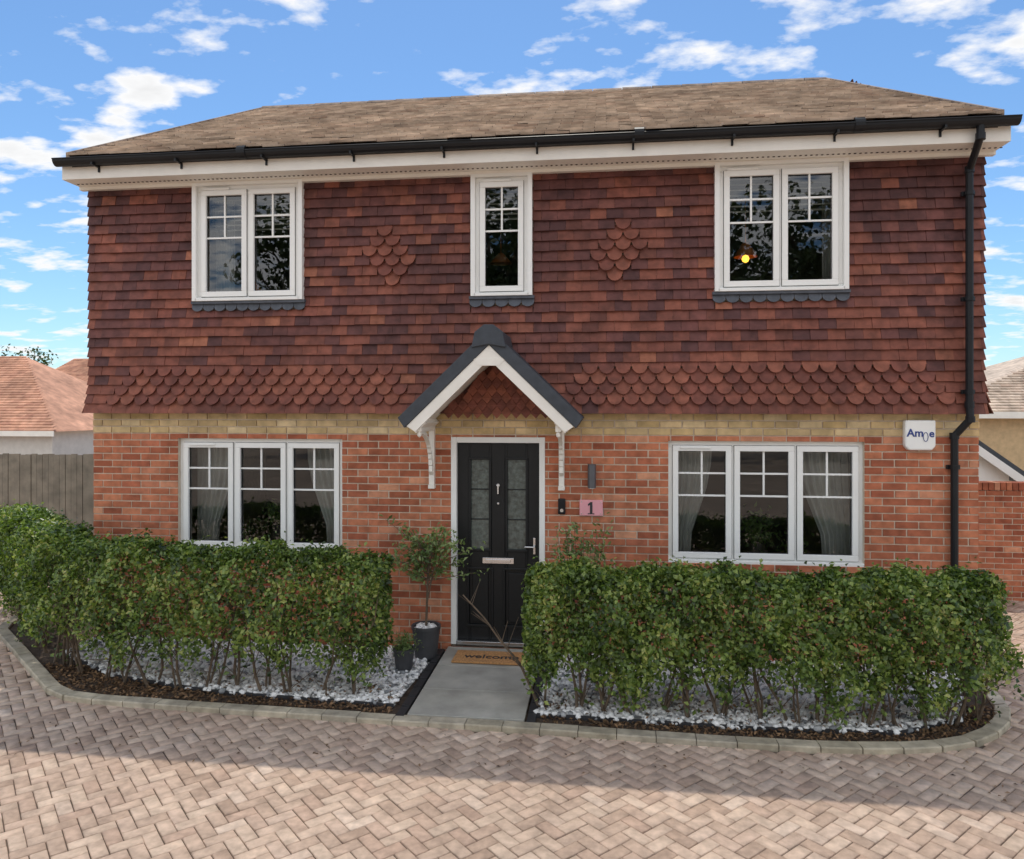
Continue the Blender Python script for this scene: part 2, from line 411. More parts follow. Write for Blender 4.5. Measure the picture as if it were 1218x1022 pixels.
# windows
fr=MB(); gl=MB(); bars=MB(); lin=MB(); gask=MB()
def window(a,b,c,d,y,n,z1f,z2f):
    F=.058; y1=y+.07
    fr.box(a,b,y,y1,c,c+F); fr.box(a,b,y,y1,d-F,d); fr.box(a,a+F,y,y1,c+F,d-F); fr.box(b-F,b,y,y1,c+F,d-F)
    iw=(b-a-2*F-(n-1)*.05)/n
    for i in range(n):
        x0=a+F+i*(iw+.05); x1=x0+iw
        if i<n-1: fr.box(x1,x1+.05,y,y1,c+F,d-F)
        s=.056; q=.020; za,zb=c+F-.012,d-F+.012; xa,xb=x0-.012,x1+.012
        fr.box(xa,xb,y-q,y-.0005,za,za+s); fr.box(xa,xb,y-q,y-.0005,zb-s,zb)
        fr.box(xa,xa+s,y-q,y-.0005,za+s,zb-s); fr.box(xb-s,xb,y-q,y-.0005,za+s,zb-s)
        p0,p1,r0,r1=xa+s-.001,xb-s+.001,za+s-.001,zb-s+.001
        gl.add([(p0,y+.02,r0),(p1,y+.02+random.uniform(-.001,.001),r0),(p1,y+.02,r1),(p0,y+.02,r1)],[(0,1,2),(0,2,3)])
        hgt=r1-r0; zz1=r1-hgt*z1f; zz2=r1-hgt*z2f; cx=(p0+p1)/2; w=.009
        fr.box(p0-.03,p0,y,y+.03,r0,r1); fr.box(p1,p1+.03,y,y+.03,r0,r1); fr.box(p0,p1,y,y+.03,r0-.03,r0); fr.box(p0,p1,y,y+.03,r1,r1+.03)
        gk=.006
        gask.box(p0,p0+gk,y+.010,y+.016,r0,r1); gask.box(p1-gk,p1,y+.010,y+.016,r0,r1); gask.box(p0+gk,p1-gk,y+.010,y+.016,r0,r0+gk); gask.box(p0+gk,p1-gk,y+.010,y+.016,r1-gk,r1)
        bars.box(p0,p1,y+.008,y+.03,zz1-w,zz1+w); bars.box(p0,p1,y+.008,y+.03,zz2-w,zz2+w)
        bars.box(cx-w,cx+w,y+.006,y+.031,zz2+w,r1)
        gask.box(xa-.004,xb+.004,y-.004,y-.001,za-.004,za-.0005); gask.box(xa-.004,xb+.004,y-.004,y-.001,zb+.0005,zb+.004)
        gask.box(xa-.004,xa-.0005,y-.004,y-.001,za,zb); gask.box(xb+.0005,xb+.004,y-.004,y-.001,za,zb)
    fr.box(a-.01,b+.01,y-.045,y+.01,c-.002,c+.03)
for a,b,c,d in UP:
    n=1 if b-a<.8 else 2
    lin.box(a,a+.045,-.105,.1,c,d); lin.box(b-.045,b,-.105,.1,c,d); lin.box(a+.045,b-.045,-.105,.1,d-.03,d)
    window(a+.045,b-.045,c,d-.03,-.06,n,.22,.44)
for a,b,c,d in GR: window(a,b,c,d,.045,3,.22,.44)
for a,b,c,d in UP+GR:
    y=-.06 if c>3 else .045
    fr.box(a+.12,a+.42,y-.034,y-.022,d-.078,d-.055)
fr.obj('window_frames',M['white'],house,bevel=.004); gl.obj('window_glass',M['glass'],house); bars.obj('glazing_bars',M['white'],house); lin.obj('window_linings',M['white'],house); gask.obj('window_gaskets',M['edge'],house)
mb=MB()
def curtain(x0,x1,y,z0,z1,gather=0):
    n=60; vs=[];rows=8
    for r in range(rows+1):
        f=r/rows; z=z0+(z1-z0)*f
        for i in range(n+1):
            u=i/n; X=x0+(x1-x0)*u
            if gather: 
                k=math.exp(-((f-.42)/.28)**2)*.5
                tgt=x0 if gather<0 else x1
                X=X+(tgt-X)*k
            vs.append((X,y+.025*math.sin(u*44+.3*r)+.01*math.sin(u*17),z))
    W_=n+1
    mb.add(vs,[(r*W_+i,r*W_+i+1,(r+1)*W_+i+1,(r+1)*W_+i) for r in range(rows) for i in range(n)])
curtain(-4.60,-4.08,.33,.2,2.12,-1); curtain(-3.30,-2.80,.33,.2,2.12,1)
curtain(.68,1.14,.33,.2,2.12,-1); curtain(1.98,2.52,.33,.2,2.12,1)
curtain(-4.37,-4.14,.33,3.0,4.8,0); curtain(-3.38,-3.2,.33,3.0,4.8,0); curtain(1.14,1.26,.36,3.0,4.8,0); curtain(2.25,2.36,.36,3.0,4.8,0)
mb.obj('curtains',M['curtain'],house,smooth=True)
mb=MB()
for (a,b,z0,z1) in ((-4.3,-3.24,4.42,4.84),(-1.28,-.78,4.45,4.83),(1.16,2.3,4.45,4.84)):
    z=z0
    while z<z1-.01:
        mb.prism([(a,.13,z),(a,.175,z+.022),(a,.175,z+.028),(a,.13,z+.006)],(b-a,0,0)); z+=.055
mb.obj('blinds',M['blind'],house)
mb=MB()
mb.lathe([(.02,0),(.06,.05),(.05,.2),(.02,.24)],(-2.97,.42,.945)); mb.lathe([(.02,0),(.09,.04),(.08,.15),(.05,.2)],(-3.65,.42,.945)); mb.lathe([(.02,0),(.10,.04),(.08,.12)],(1.6,.42,.935))
mb.box(-4.5,-2.8,.37,.7,.90,.94); mb.box(.7,2.5,.37,.7,.90,.93); mb.box(-3.0,-2.5,2.6,3.1,0,1.7); mb.box(.4,1.1,2.7,3.2,0,1.9)
mb.lathe([(.03,0),(.05,.05),(.03,.12),(.045,.2),(.02,.26)],(-3.55,.36,3.68),10); mb.box(-1.3,-.8,.3,.5,3.6,3.66)
mb.obj('interior_furniture',M['dark'],house,smooth=False)
tt=[]
for cx,cz,r,n in ((-3.65,1.26,.13,160),(1.6,1.18,.20,260),(2.0,1.05,.1,70),(-4.0,1.05,.08,60)):
    tt.append(np.array([cx,.40,cz])+rng.normal(0,1,(n,3))*np.array([r*.6,.05,r*.55]))
tt=np.concatenate(tt); leaves('houseplants',tt,rng.normal(0,1,(len(tt),3)),.07,M['olive'],house,.4)
mb=MB(); mb.lathe([(.03,.12),(.13,0),(.12,0)],(-1.16,.8,4.12)); mb.cyl((-1.16,.8,4.24),(-1.16,.8,4.95),.006); mb.lathe([(.02,.16),(.12,.02),(.12,0)],(-4.02,.55,3.78)); mb.lathe([(.03,.16),(.13,.0),(.125,0)],(1.56,.8,4.13)); mb.cyl((1.56,.8,4.28),(1.56,.8,4.95),.006)
mb.obj('lampshades',M['orange'],house,smooth=True)
mb=MB(); mb.lathe([(.001,.045),(.03,.03),(.042,0),(.03,-.03),(.001,-.045)],(1.56,.8,4.11)); mb.obj('lamp_bulb',M['bulb'],house,smooth=True)

# door
a,b,c,d=DOOR
mb=MB(); mb.box(a,a+.06,-.012,.1,0,d); mb.box(b-.06,b,-.012,.1,0,d); mb.box(a+.06,b-.06,-.012,.1,d-.06,d)
mb.obj('door_frame',M['white'],house,bevel=.005)
mb=MB(); X0,X1=a+.062,b-.062; Z0,Z1=.045,d-.063; yd=.045
cxx=(X0+X1)/2
panes=[(X0+.14,X0+.335,.99,1.93),(X1-.335,X1-.14,.99,1.93)]
pans=[(X0+.12,X0+.36,.20,.78),(X1-.36,X1-.12,.20,.78)]
for q in sub_rect((X0,X1,Z0,Z1),panes+pans,.001): mb.box(q[0],q[1],yd,yd+.04,q[2],q[3])
for p in panes+pans:
    m=.022
    mb.box(p[0]-m,p[1]+m,yd-.012,yd-.0005,p[2]-m,p[2]+.004); mb.box(p[0]-m,p[1]+m,yd-.012,yd-.0005,p[3]-.004,p[3]+m)
    mb.box(p[0]-m,p[0]+.004,yd-.012,yd-.0005,p[2]+.004,p[3]-.004); mb.box(p[1]-.004,p[1]+m,yd-.012,yd-.0005,p[2]+.004,p[3]-.004)
for p in pans:
    mb.box(p[0],p[1],yd+.018,yd+.04,p[2],p[3]); mb.box(p[0]+.035,p[1]-.035,yd+.002,yd+.0175,p[2]+.035,p[3]-.035)
for p in panes:
    for k in (1,2): z=p[2]+(p[3]-p[2])*(k/3); mb.box(p[0],p[1],yd+.008,yd+.019,z-.006,z+.006)
mb.obj('door_leaf',M['door'],house,bevel=.005)
mb=MB()
for p in panes: mb.box(p[0],p[1],yd+.02,yd+.035,p[2],p[3])
mb.obj('door_glass',M['frost'],house)
mb=MB()
mb.box(cxx-.165,cxx+.165,yd-.018,yd-.001,.845,.905); mb.box(cxx-.13,cxx+.13,yd-.024,yd-.0185,.86,.89)
mb.cyl((cxx,yd-.02,1.66),(cxx,yd-.001,1.66),.018); mb.box(cxx-.008,cxx+.008,yd-.03,yd-.02,1.57,1.66); mb.cyl((cxx,yd-.008,1.47),(cxx,yd-.0,1.47),.012)
mb.box(X1-.065,X1-.04,yd-.012,yd-.001,.95,1.12); mb.cyl((X1-.052,yd-.05,1.03),(X1-.15,yd-.05,1.03),.009); mb.cyl((X1-.052,yd-.05,1.03),(X1-.052,yd-.01,1.03),.011)
mb.box(a+.06,b-.06,-.03,.09,0.005,.044)
mb.obj('door_furniture',M['chrome'],house,bevel=.003)

# porch canopy
porch_c=-1.075; yf=-.66; apex=3.07; hw=.81; foot=2.29
mb=MB()
sx,sz=hw,-(apex-foot)
L=math.hypot(sx,sz); ux,uz_=sx/L,sz/L; nx,nz=-uz_,ux
for sg in (-1,1):
    def q(t,n,y): return (porch_c+sg*(ux*t+nx*n),y,apex+uz_*t+nz*n)
    mb.prism([q(0,0,yf),q(L+.02,0,yf),q(L,.115,yf),q(-.0,.115,yf)],(0,-yf-.035,0))
mb.obj('porch_roof',M['slate'],house,bevel=.006)
mb=MB()
mb.prism([(porch_c-.165,yf-.02,apex-.03),(porch_c-.135,yf-.02,apex+.12),(porch_c-.045,yf-.02,apex+.19),(porch_c+.045,yf-.02,apex+.19),(porch_c+.135,yf-.02,apex+.12),(porch_c+.165,yf-.02,apex-.03),(porch_c,yf-.02,apex+.0)],(0,.64,0))
mb.obj('porch_ridge',M['slate'],house,bevel=.008)
mb=MB()
for sg in (-1,1):
    def q(t,n,y): return (porch_c+sg*(ux*t+nx*n),y,apex+uz_*t+nz*n)
    mb.prism([q(0.0,-.003,yf+.012),q(L-.005,-.003,yf+.012),q(L-.03,-.10,yf+.012),q(.10*nx/ux,-.10,yf+.012)],(0,.03,0))
    mb.prism([q(.03,-.003,yf+.045),q(L-.02,-.003,yf+.045),q(L-.02,-.06,yf+.045),q(.06,-.06,yf+.045)],(0,-yf-.085,0))
    mb.prism([q(L-.16,-.061,yf+.045),q(L-.02,-.061,yf+.045),q(L-.02,-.11,yf+.045),q(L-.16,-.11,yf+.045)],(0,-yf-.085,0))
mb.prism([(porch_c-.165,yf+.008,apex-.13),(porch_c+.165,yf+.008,apex-.13),(porch_c+.10,yf+.008,apex-.20),(porch_c-.10,yf+.008,apex-.20)],(0,.03,0))
for X in (porch_c-.72,porch_c+.63):
    w=.055
    mb.box(X,X+w,-.075,-.012,1.67,2.36)
    mb.box(X,X+w,yf+.05,-.0755,2.24,2.30)
    n=10; arc=[]
    for k in range(n+1):
        t=k/n*math.pi/2; arc.append((-.075-.46*(1-math.cos(t)),1.80+.44*math.sin(t)))
    for (y0,z0),(y1,z1) in zip(arc[:-1],arc[1:]):
        mb.prism([(X+.008,y0,z0-.03),(X+.008,y1,z1-.03),(X+.008,y1-.03,z1+.03),(X+.008,y0-.045,z0+.01)],(w-.016,0,0))
    mb.box(X-.005,X+w+.005,-.09,-.01,1.63,1.6695)
    mb.lathe([(.001,-.06),(.02,-.045),(.024,-.02),(.015,0)],(X+w/2,yf+.08,2.24),10)
mb.obj('porch_timber',M['cream'],house,bevel=.004)
mb=MB()
for r in range(9):
    for cidx in range(-9,10):
        cx=porch_c+cidx*.10+(.05 if r%2 else 0); cz=2.42+r*.075
        if abs(cx-porch_c)<(apex-.12-cz)*1.0:
            mb.prism([(cx-.055,-.118-.001*(9-r),cz),(cx,-.124-.001*(9-r),cz-.06),(cx+.055,-.118-.001*(9-r),cz),(cx,-.11,cz+.07)],(0,.012,0))
mb.obj('porch_gable_tiles',M['tile2'],house)

# wall fittings
l=empty('wall_light'); mb=MB(); mb.cyl((-.11,-.085,1.66),(-.11,-.085,1.90),.042,n=18); mb.box(-.14,-.08,-.05,-.009,1.72,1.84); mb.cyl((-.11,-.085,1.775),(-.11,-.085,1.785),.0435,n=18)
mb.obj('body',plain('grey_metal',(.12,.125,.14),.35,.1,metal=.6),l)
mb=MB(); mb.cyl((-.11,-.085,1.655),(-.11,-.085,1.6595),.034,n=18); mb.obj('lens',M['white'],l)
l=empty('doorbell'); mb=MB(); mb.box(-.455,-.38,-.035,-.009,1.38,1.54); mb.obj('case',M['black'],l,bevel=.01)
mb=MB(); mb.cyl((-.417,-.039,1.42),(-.417,-.035,1.42),.018,n=16); mb.obj('button',M['chrome'],l)
l=empty('house_number_sign'); mb=MB(); mb.box(-.235,.0,-.028,-.009,1.37,1.53); mb.obj('plate',M['pink'],l,bevel=.004)
mb=MB(); mb.prism([(-.13,-.031,1.395),(-.105,-.031,1.395),(-.105,-.031,1.51),(-.125,-.031,1.51),(-.15,-.031,1.488),(-.15,-.031,1.468),(-.13,-.031,1.482)],(0,.002,0)); mb.box(-.15,-.085,-.031,-.029,1.385,1.3945); mb.obj('numeral',M['edge'],l)
mb=MB()
for x in (-.215,-.02):
    for z in (1.39,1.51): mb.cyl((x,-.033,z),(x,-.028,z),.006,n=8)
mb.obj('screws',M['chrome'],l)
l=empty('alarm_box'); mb=MB()
mb.prism([(2.885,-.009,2.10),(2.885,-.009,2.35),(3.165,-.009,2.35),(3.165,-.009,2.10),(3.13,-.009,2.06),(2.92,-.009,2.06)],(0,-.075,0)); mb.obj('case',M['white'],l,bevel=.015)
text('lettering','Am',(2.975,-.086,2.225),.105,M['bluetext'],l); text('lettering_end','e',(3.125,-.086,2.22),.10,M['bluetext'],l)
mb=MB()
for k in range(9):
    t0=k/9*2*math.pi; t1=(k+1)/9*2*math.pi
    mb.cyl((3.07+.022*math.cos(t0),-.087,2.19+.045*math.sin(t0)),(3.07+.022*math.cos(t1),-.087,2.19+.045*math.sin(t1)),.003,n=5)
mb.obj('emblem',M['bluetext'],l)

# ------------------------------------------------------------ ground
def catmull(pts,n=6):
    out=[]; P=[pts[0]]+list(pts)+[pts[-1]]
    for i in range(1,len(P)-2):
        for k in range(n):
            t=k/n; a,b,c,d=[np.array(P[i+j-1],float) for j in range(4)]
            out.append(tuple(.5*((2*b)+(-a+c)*t+(2*a-5*b+4*c-d)*t*t+(-a+3*b-3*c+d)*t**3)))
    out.append(tuple(pts[-1])); return out
mb=MB(); mb.add([(-400,-400,GZ-.03),(400,-400,GZ-.03),(400,600,GZ-.03),(-400,600,GZ-.03)],[(0,1,2,3)]); mb.obj('ground',M['grass'])
left_k=[(-7.15,.9),(-6.9,.15),(-4.98,-1.42)]
front=catmull([(-4.98,-1.42),(-4.75,-1.56),(-4.3,-1.63),(-3.0,-1.68),(-1.6,-1.72),(-.6,-1.74),(1.2,-1.80),(2.1,-1.76),(2.7,-1.60),(3.1,-1.30),(3.34,-.92),(3.44,-.45),(3.46,.0)],8)
kl=left_k[:-1]+front
def resample(pts,step):
    pts=[np.array(p,float) for p in pts]; d=[0]
    for a,b in zip(pts[:-1],pts[1:]): d.append(d[-1]+np.linalg.norm(b-a))
    n=max(1,int(round(d[-1]/step))); out=[]
    for t in np.linspace(0,d[-1],n+1):
        i=min(max(np.searchsorted(d,t)-1,0),len(pts)-2); f=(t-d[i])/max(1e-9,d[i+1]-d[i]); out.append(pts[i]+(pts[i+1]-pts[i])*f)
    return out
ks=resample(kl,.30)
mb=MB()
for p,q in zip(ks[:-1],ks[1:]):
    d=(q-p)/np.linalg.norm(q-p); n=np.array([-d[1],d[0]]); p2=p+d*.003; q2=q-d*.003; w=.06; h=GZ+.045+random.uniform(-.003,.003)
    c=[p2-n*w,q2-n*w,q2+n*w,p2+n*w]; c2=[p2-n*(w-.008),q2-n*(w-.008),q2+n*(w-.008),p2+n*(w-.008)]
    mb.add([(*k,GZ-.02) for k in c]+[(*k,h-.01) for k in c]+[(*k,h) for k in c2],
      [(0,1,5,4),(1,2,6,5),(2,3,7,6),(3,0,4,7),(4,5,9,8),(5,6,10,9),(6,7,11,10),(7,4,8,11),(8,9,10,11)])
mb.obj('kerb',M['kerb'])
bedpoly=[tuple(p) for p in ks]+[(3.46,.05),(-5.55,.05),(-5.55,3.0),(-7.6,3.0)]
bed=empty('planting_bed')
mb=MB(); mb.add([(x,y,GZ+.022) for x,y in bedpoly],[tuple(range(len(bedpoly)))]); mb.obj('soil',M['soil'],bed)
def inpoly(x,y,poly):
    c=np.zeros(len(x),bool); n=len(poly)
    for i in range(n):
        x0,y0=poly[i]; x1,y1=poly[i-1]
        with np.errstate(divide='ignore',invalid='ignore'):
            t=((y0>y)!=(y1>y))&(x<(x1-x0)*(y-y0)/((y1-y0) if y1!=y0 else 1e-12)+x0)
        c^=t
    return c
U=.092; ang=R(45); ca,sa=math.cos(ang),math.sin(ang)
N=165; ii,jj=np.meshgrid(np.arange(-N,N),np.arange(-N,N)); ii=ii.ravel(); jj=jj.ravel()
res=(ii-jj)%4
rec=[]
for r,(w,h) in ((0,(2,1)),(3,(1,2))):
    m=res==r; a=ii[m]*U; b=jj[m]*U
    rec.append(np.stack([a,b,a+w*U,b+h*U],1))
rec=np.concatenate(rec)
cx=(rec[:,0]+rec[:,2])/2; cy=(rec[:,1]+rec[:,3])/2
wx=cx*ca-cy*sa-1.0; wy=cx*sa+cy*ca-3.0
keep=(wx>-11)&(wx<9)&(wy>-9)&(wy<5)&~inpoly(wx,wy,bedpoly)&~((wx>XL)&(wx<XR)&(wy>0))
rec=rec[keep]; n=len(rec)
g=.003; ch=.005
def corners(inset):
    x0=rec[:,0]+inset;y0=rec[:,1]+inset;x1=rec[:,2]-inset;y1=rec[:,3]-inset
    return np.stack([np.stack([x0,y0],1),np.stack([x1,y0],1),np.stack([x1,y1],1),np.stack([x0,y1],1)],1)
def toworld(c): return np.stack([c[...,0]*ca-c[...,1]*sa-1.0,c[...,0]*sa+c[...,1]*ca-3.0],-1)
jx=rng.normal(0,.0012,(n,1,2))
o=toworld(corners(g))+jx; t=toworld(corners(g+ch))+jx; V=np.zeros((n,12,3))
zt=GZ+rng.normal(0,.0014,(n,1)); V[:,0:4,:2]=o; V[:,0:4,2]=GZ-.02; V[:,4:8,:2]=o; V[:,4:8,2]=zt-.006; V[:,8:12,:2]=t; V[:,8:12,2]=zt+rng.normal(0,.0008,(n,4))
fb=np.array([(0,1,5,4),(1,2,6,5),(2,3,7,6),(3,0,4,7),(4,5,9,8),(5,6,10,9),(6,7,11,10),(7,4,8,11),(8,9,10,11)])
F=(fb[None]+12*np.arange(n)[:,None,None]).reshape(-1,4)
np_obj('driveway_paving',V.reshape(-1,3),F,M['paver'])
mb=MB(); mb.add([(-11.2,-9.2,GZ-.011),(9.2,-9.2,GZ-.011),(9.2,5.2,GZ-.011),(-11.2,5.2,GZ-.011)],[(0,1,2,3)]); mb.obj('paving_joints',M['joint'])
mb=MB(); y=-.02
for k,(y1) in enumerate((-.55,-1.12,-1.66)):
    zz=[-.018-(.035)*abs(v)/1.66 for v in (y,y1)]
    x0,x1=-1.60,-.63
    vs=[(x0,y1+.004,GZ),(x1,y1+.004,GZ),(x1,y-.004,GZ),(x0,y-.004,GZ),(x0,y1+.004,zz[1]),(x1,y1+.004,zz[1]),(x1,y-.004,zz[0]),(x0,y-.004,zz[0])]
    mb.add(vs,[(4,5,6,7),(0,1,5,4),(1,2,6,5),(2,3,7,6),(3,0,4,7)]); y=y1
mb.obj('garden_path',M['slab'],None,bevel=.004)
polyL=[(-5.5,-.60),(-4.6,-1.14),(-3.4,-1.40),(-1.76,-1.50),(-1.70,-.03),(-5.5,-.03)]
polyR=[(-.54,-1.54),(1.2,-1.59),(2.3,-1.53),(2.9,-1.20),(3.25,-.4),(3.3,-.03),(-.5,-.03)]
mb=MB()
def strip(pts,w,z0,z1):
    for p,q in zip(pts[:-1],pts[1:]):
        p=np.array(p);q=np.array(q); d=(q-p)/np.linalg.norm(q-p); n_=np.array([-d[1],d[0]])*w/2
        c=[p-n_,q-n_,q+n_,p+n_]; mb.add([(*k,z0) for k in c]+[(*k,z1) for k in c],[(0,1,5,4),(1,2,6,5),(2,3,7,6),(3,0,4,7),(4,5,6,7)])
strip(polyL[:4],.012,GZ,GZ+.06); strip(polyR[:6],.012,GZ,GZ+.06)
x=-.1
while x>-1.62:
    for X in (-1.655,-.575): mb.box(X-.035,X+.035,x-.19,x-.005,GZ,-.018-.04*abs(x)/1.66)
    x-=.2
mb.obj('edging',M['edge'],bed)
def stones(n,pf,size,name,mat,parent):
    t=(1+5**.5)/2
    iv=np.array([(-1,t,0),(1,t,0),(-1,-t,0),(1,-t,0),(0,-1,t),(0,1,t),(0,-1,-t),(0,1,-t),(t,0,-1),(t,0,1),(-t,0,-1),(-t,0,1)])/1.9
    fi=np.array([(0,11,5),(0,5,1),(0,1,7),(0,7,10),(0,10,11),(1,5,9),(5,11,4),(11,10,2),(10,7,6),(7,1,8),(3,9,4),(3,4,2),(3,2,6),(3,6,8),(3,8,9),(4,9,5),(2,4,11),(6,2,10),(8,6,7),(9,8,1)])
    p=pf(n); n=len(p)
    v=iv[None]*(1+rng.normal(0,.13,(n,12,1)))
    sc=rng.uniform(size*.6,size*1.4,(n,1,1))*np.stack([rng.uniform(.8,1.4,n),rng.uniform(.6,1,n),rng.uniform(.45,.8,n)],1)[:,None,:]
    v=v*sc; a=rng.uniform(0,6.28,n)[:,None]; b=rng.normal(0,.4,n)[:,None]
    x=v[...,0]*np.cos(b)+v[...,2]*np.sin(b); z=-v[...,0]*np.sin(b)+v[...,2]*np.cos(b); y=v[...,1]
    X=x*np.cos(a)-y*np.sin(a); Y=x*np.sin(a)+y*np.cos(a)
    V=np.stack([X,Y,z],-1)+p[:,None,:]
    return np_obj(name,V.reshape(-1,3),(fi[None]+12*np.arange(n)[:,None,None]).reshape(-1,3),mat,parent)
def pstone(n):
    x=rng.uniform(-5.5,3.4,n); y=rng.uniform(-1.65,-.03,n); k=inpoly(x,y,polyL)|inpoly(x,y,polyR); x=x[k];y=y[k]
    return np.stack([x,y,GZ+.042+rng.uniform(0,.022,len(x))],1)
stones(18000,pstone,.026,'white_chippings',M['stone'],bed)
mb=MB()
for pl in (polyL,polyR): mb.add([(x,y,GZ+.034) for x,y in pl],[tuple(range(len(pl)))])
mb.obj('chippings_base',M['stonebase'],bed)
def litter(n):
    x=rng.uniform(-5.6,3.6,n); y=rng.uniform(-1.78,-.9,n); k=inpoly(x,y,[(p[0],p[1]+.07) for p in bedpoly])&~((x>-1.75)&(x<-.5))
    pp=inpoly(x,y,polyL)|inpoly(x,y,polyR); k&=(~pp)|((rng.random(n)<.10)&(y<-1.1))
    x=x[k];y=y[k];pp=pp[k]; return np.stack([x,y,GZ+.03+.04*pp+rng.uniform(0,.02,len(x))],1)
p=litter(13000); leaves('leaf_litter',p,np.array([0,0,1])+rng.normal(0,.4,(len(p),3)),.04,M['litter'],bed,.5)
p=np.stack([rng.uniform(-5,3.3,160),rng.uniform(-2.4,-1.8,160)-.1*rng.exponential(1,160),np.full(160,GZ+.008)],1)
leaves('fallen_leaves',p,np.array([0,0,1])+rng.normal(0,.2,(160,3)),.028,M['litter'],bed,.5)

# ------------------------------------------------------------ hedges
def hedge(name,path,w,zb,zt,n,seed):
    e=empty(name); rr=np.random.default_rng(seed)
    P=np.array(catmull(path,10)); seg=np.diff(P,axis=0); ln=np.linalg.norm(seg,axis=1); cum=np.concatenate([[0],np.cumsum(ln)]); Ltot=cum[-1]
    def at(s):
        i=np.clip(np.searchsorted(cum,s)-1,0,len(seg)-1); f=(s-cum[i])/ln[i]; d=seg[i]/ln[i][:,None]
        return P[i]+seg[i]*f[:,None], np.stack([d[:,1],-d[:,0]],1), d
    s=rr.uniform(0,Ltot,n); kind=rr.choice(5,n,p=[.38,.16,.24,.17,.05])
    u=np.zeros(n); z=rr.uniform(zb,zt,n); out=np.zeros((n,3)); dep=np.abs(rr.normal(0,.06,n))+rr.uniform(-.035,.02,n)
    hw=w/2
    u=np.where(kind==0,hw-dep,np.where(kind==1,-hw+dep,rr.uniform(-hw,hw,n)))
    z=np.where(kind==2,zt-dep,z)
    endk=kind==4; which=rr.random(n)<.5
    s=np.where(endk,np.where(which,dep*.8,Ltot-dep*.8),s); C,nr,d=at(s)
    h=(z-zb)/(zt-zb); k=np.clip((h-.68)/.32,0,1); shrink=1-.34*k**2.2
    lowk=np.clip(1-h/.45,0,1); shrink*=1-.35*lowk**1.5
    de=np.minimum(s,Ltot-s); ke=np.clip(1-de/.22,0,1); shrink*=1-.4*ke**2
    lump=.05*np.sin(s*5.1+z*3+seed)+.045*np.sin(s*11.3-z*8)+.035*np.sin(s*23+z*15+seed)
    u=u*shrink+np.sign(u)*lump*(np.abs(u)>hw*.4)
    z=z+(h>.6)*(.024*np.sin(s*4.3+seed)+.022*np.sin(s*9.7+2*seed)+.02*np.sin(s*21+u*8))*h - .07*ke**2*h
    sh=rr.random(n)<.06; z=z+sh*(kind==2)*rr.uniform(0,.10,n); u=u+sh*(kind==0)*rr.uniform(0,.08,n)
    cl=np.sin(s*13+seed)*np.sin(z*11+s*3)+.7*np.sin(s*29+z*17+u*9)
    gap=.08*np.sin(s*3.3+seed)+.10*np.sin(s*8.1+1.3*seed)+.08*np.sin(s*17.0+seed)
    pr=np.clip((z-zb-.15-gap*.8)/(.22),0,1)**1.5
    pr=np.maximum(pr,.035*(z>zb+.05))
    keep=(rr.random(n)<pr)&(rr.random(n)<np.clip(.94+cl*.42,.15,1))
    pos=np.stack([C[:,0]+nr[:,0]*u,C[:,1]+nr[:,1]*u,z],1)+rr.normal(0,.008,(n,3))
    sg=np.where(kind==1,-1,1)
    out[:,0]=nr[:,0]*sg; out[:,1]=nr[:,1]*sg; out[kind==2]=(0,0,1); out[:,2]+=.5
    nrm=out*.7+rr.normal(0,.62,(n,3))
    leaves('foliage',pos[keep],nrm[keep],.047,M['hedge'],e,.62)
    mb=MB(); s0=.12
    while s0<Ltot-.08:
        c,n_,dd=at(np.array([s0])); c=c[0]; n_=n_[0]; dd=dd[0]
        for q in range(random.choice([2,3,3])):
            b=np.array([c[0]+dd[0]*random.uniform(-.05,.05)+n_[0]*random.uniform(-.03,.10),c[1]+dd[1]*random.uniform(-.05,.05)+n_[1]*random.uniform(-.03,.10),GZ])
            r=random.uniform(.009,.017); p=b; dx=random.uniform(-.35,.35); dn=random.uniform(-.3,.35)
            for k in range(5):
                st=.19; nxt=p+np.array([dd[0]*dx*st+n_[0]*dn*st,dd[1]*dx*st+n_[1]*dn*st,st])+np.array([random.gauss(0,.012),random.gauss(0,.012),0])
                mb.cyl(p,nxt,r,r*.82,n=6,caps=False); r*=.82
                for _ in range(3 if k>0 else 1):
                    tw=nxt+np.array([random.gauss(0,.11),random.gauss(0,.11),random.uniform(.02,.17)]); mb.cyl(nxt-(nxt-p)*random.random()*.6,tw,r*.45,r*.2,n=4,caps=False)
                p=nxt; dx+=random.uniform(-.25,.25); dn*=.7
        s0+=random.uniform(.2,.34)
    mb.obj('stems',M['bark'],e); return e
hedge('hedge',[(-7.6,1.2),(-6.6,.25),(-5.5,-.65),(-4.75,-1.10),(-3.8,-1.25),(-1.90,-1.30)],.58,.02,1.19,64000,3)
hedge('hedge',[(-.64,-1.33),(1.0,-1.40),(2.3,-1.38),(2.85,-1.24),(3.12,-.95)],.60,-.01,1.11,57000,8)

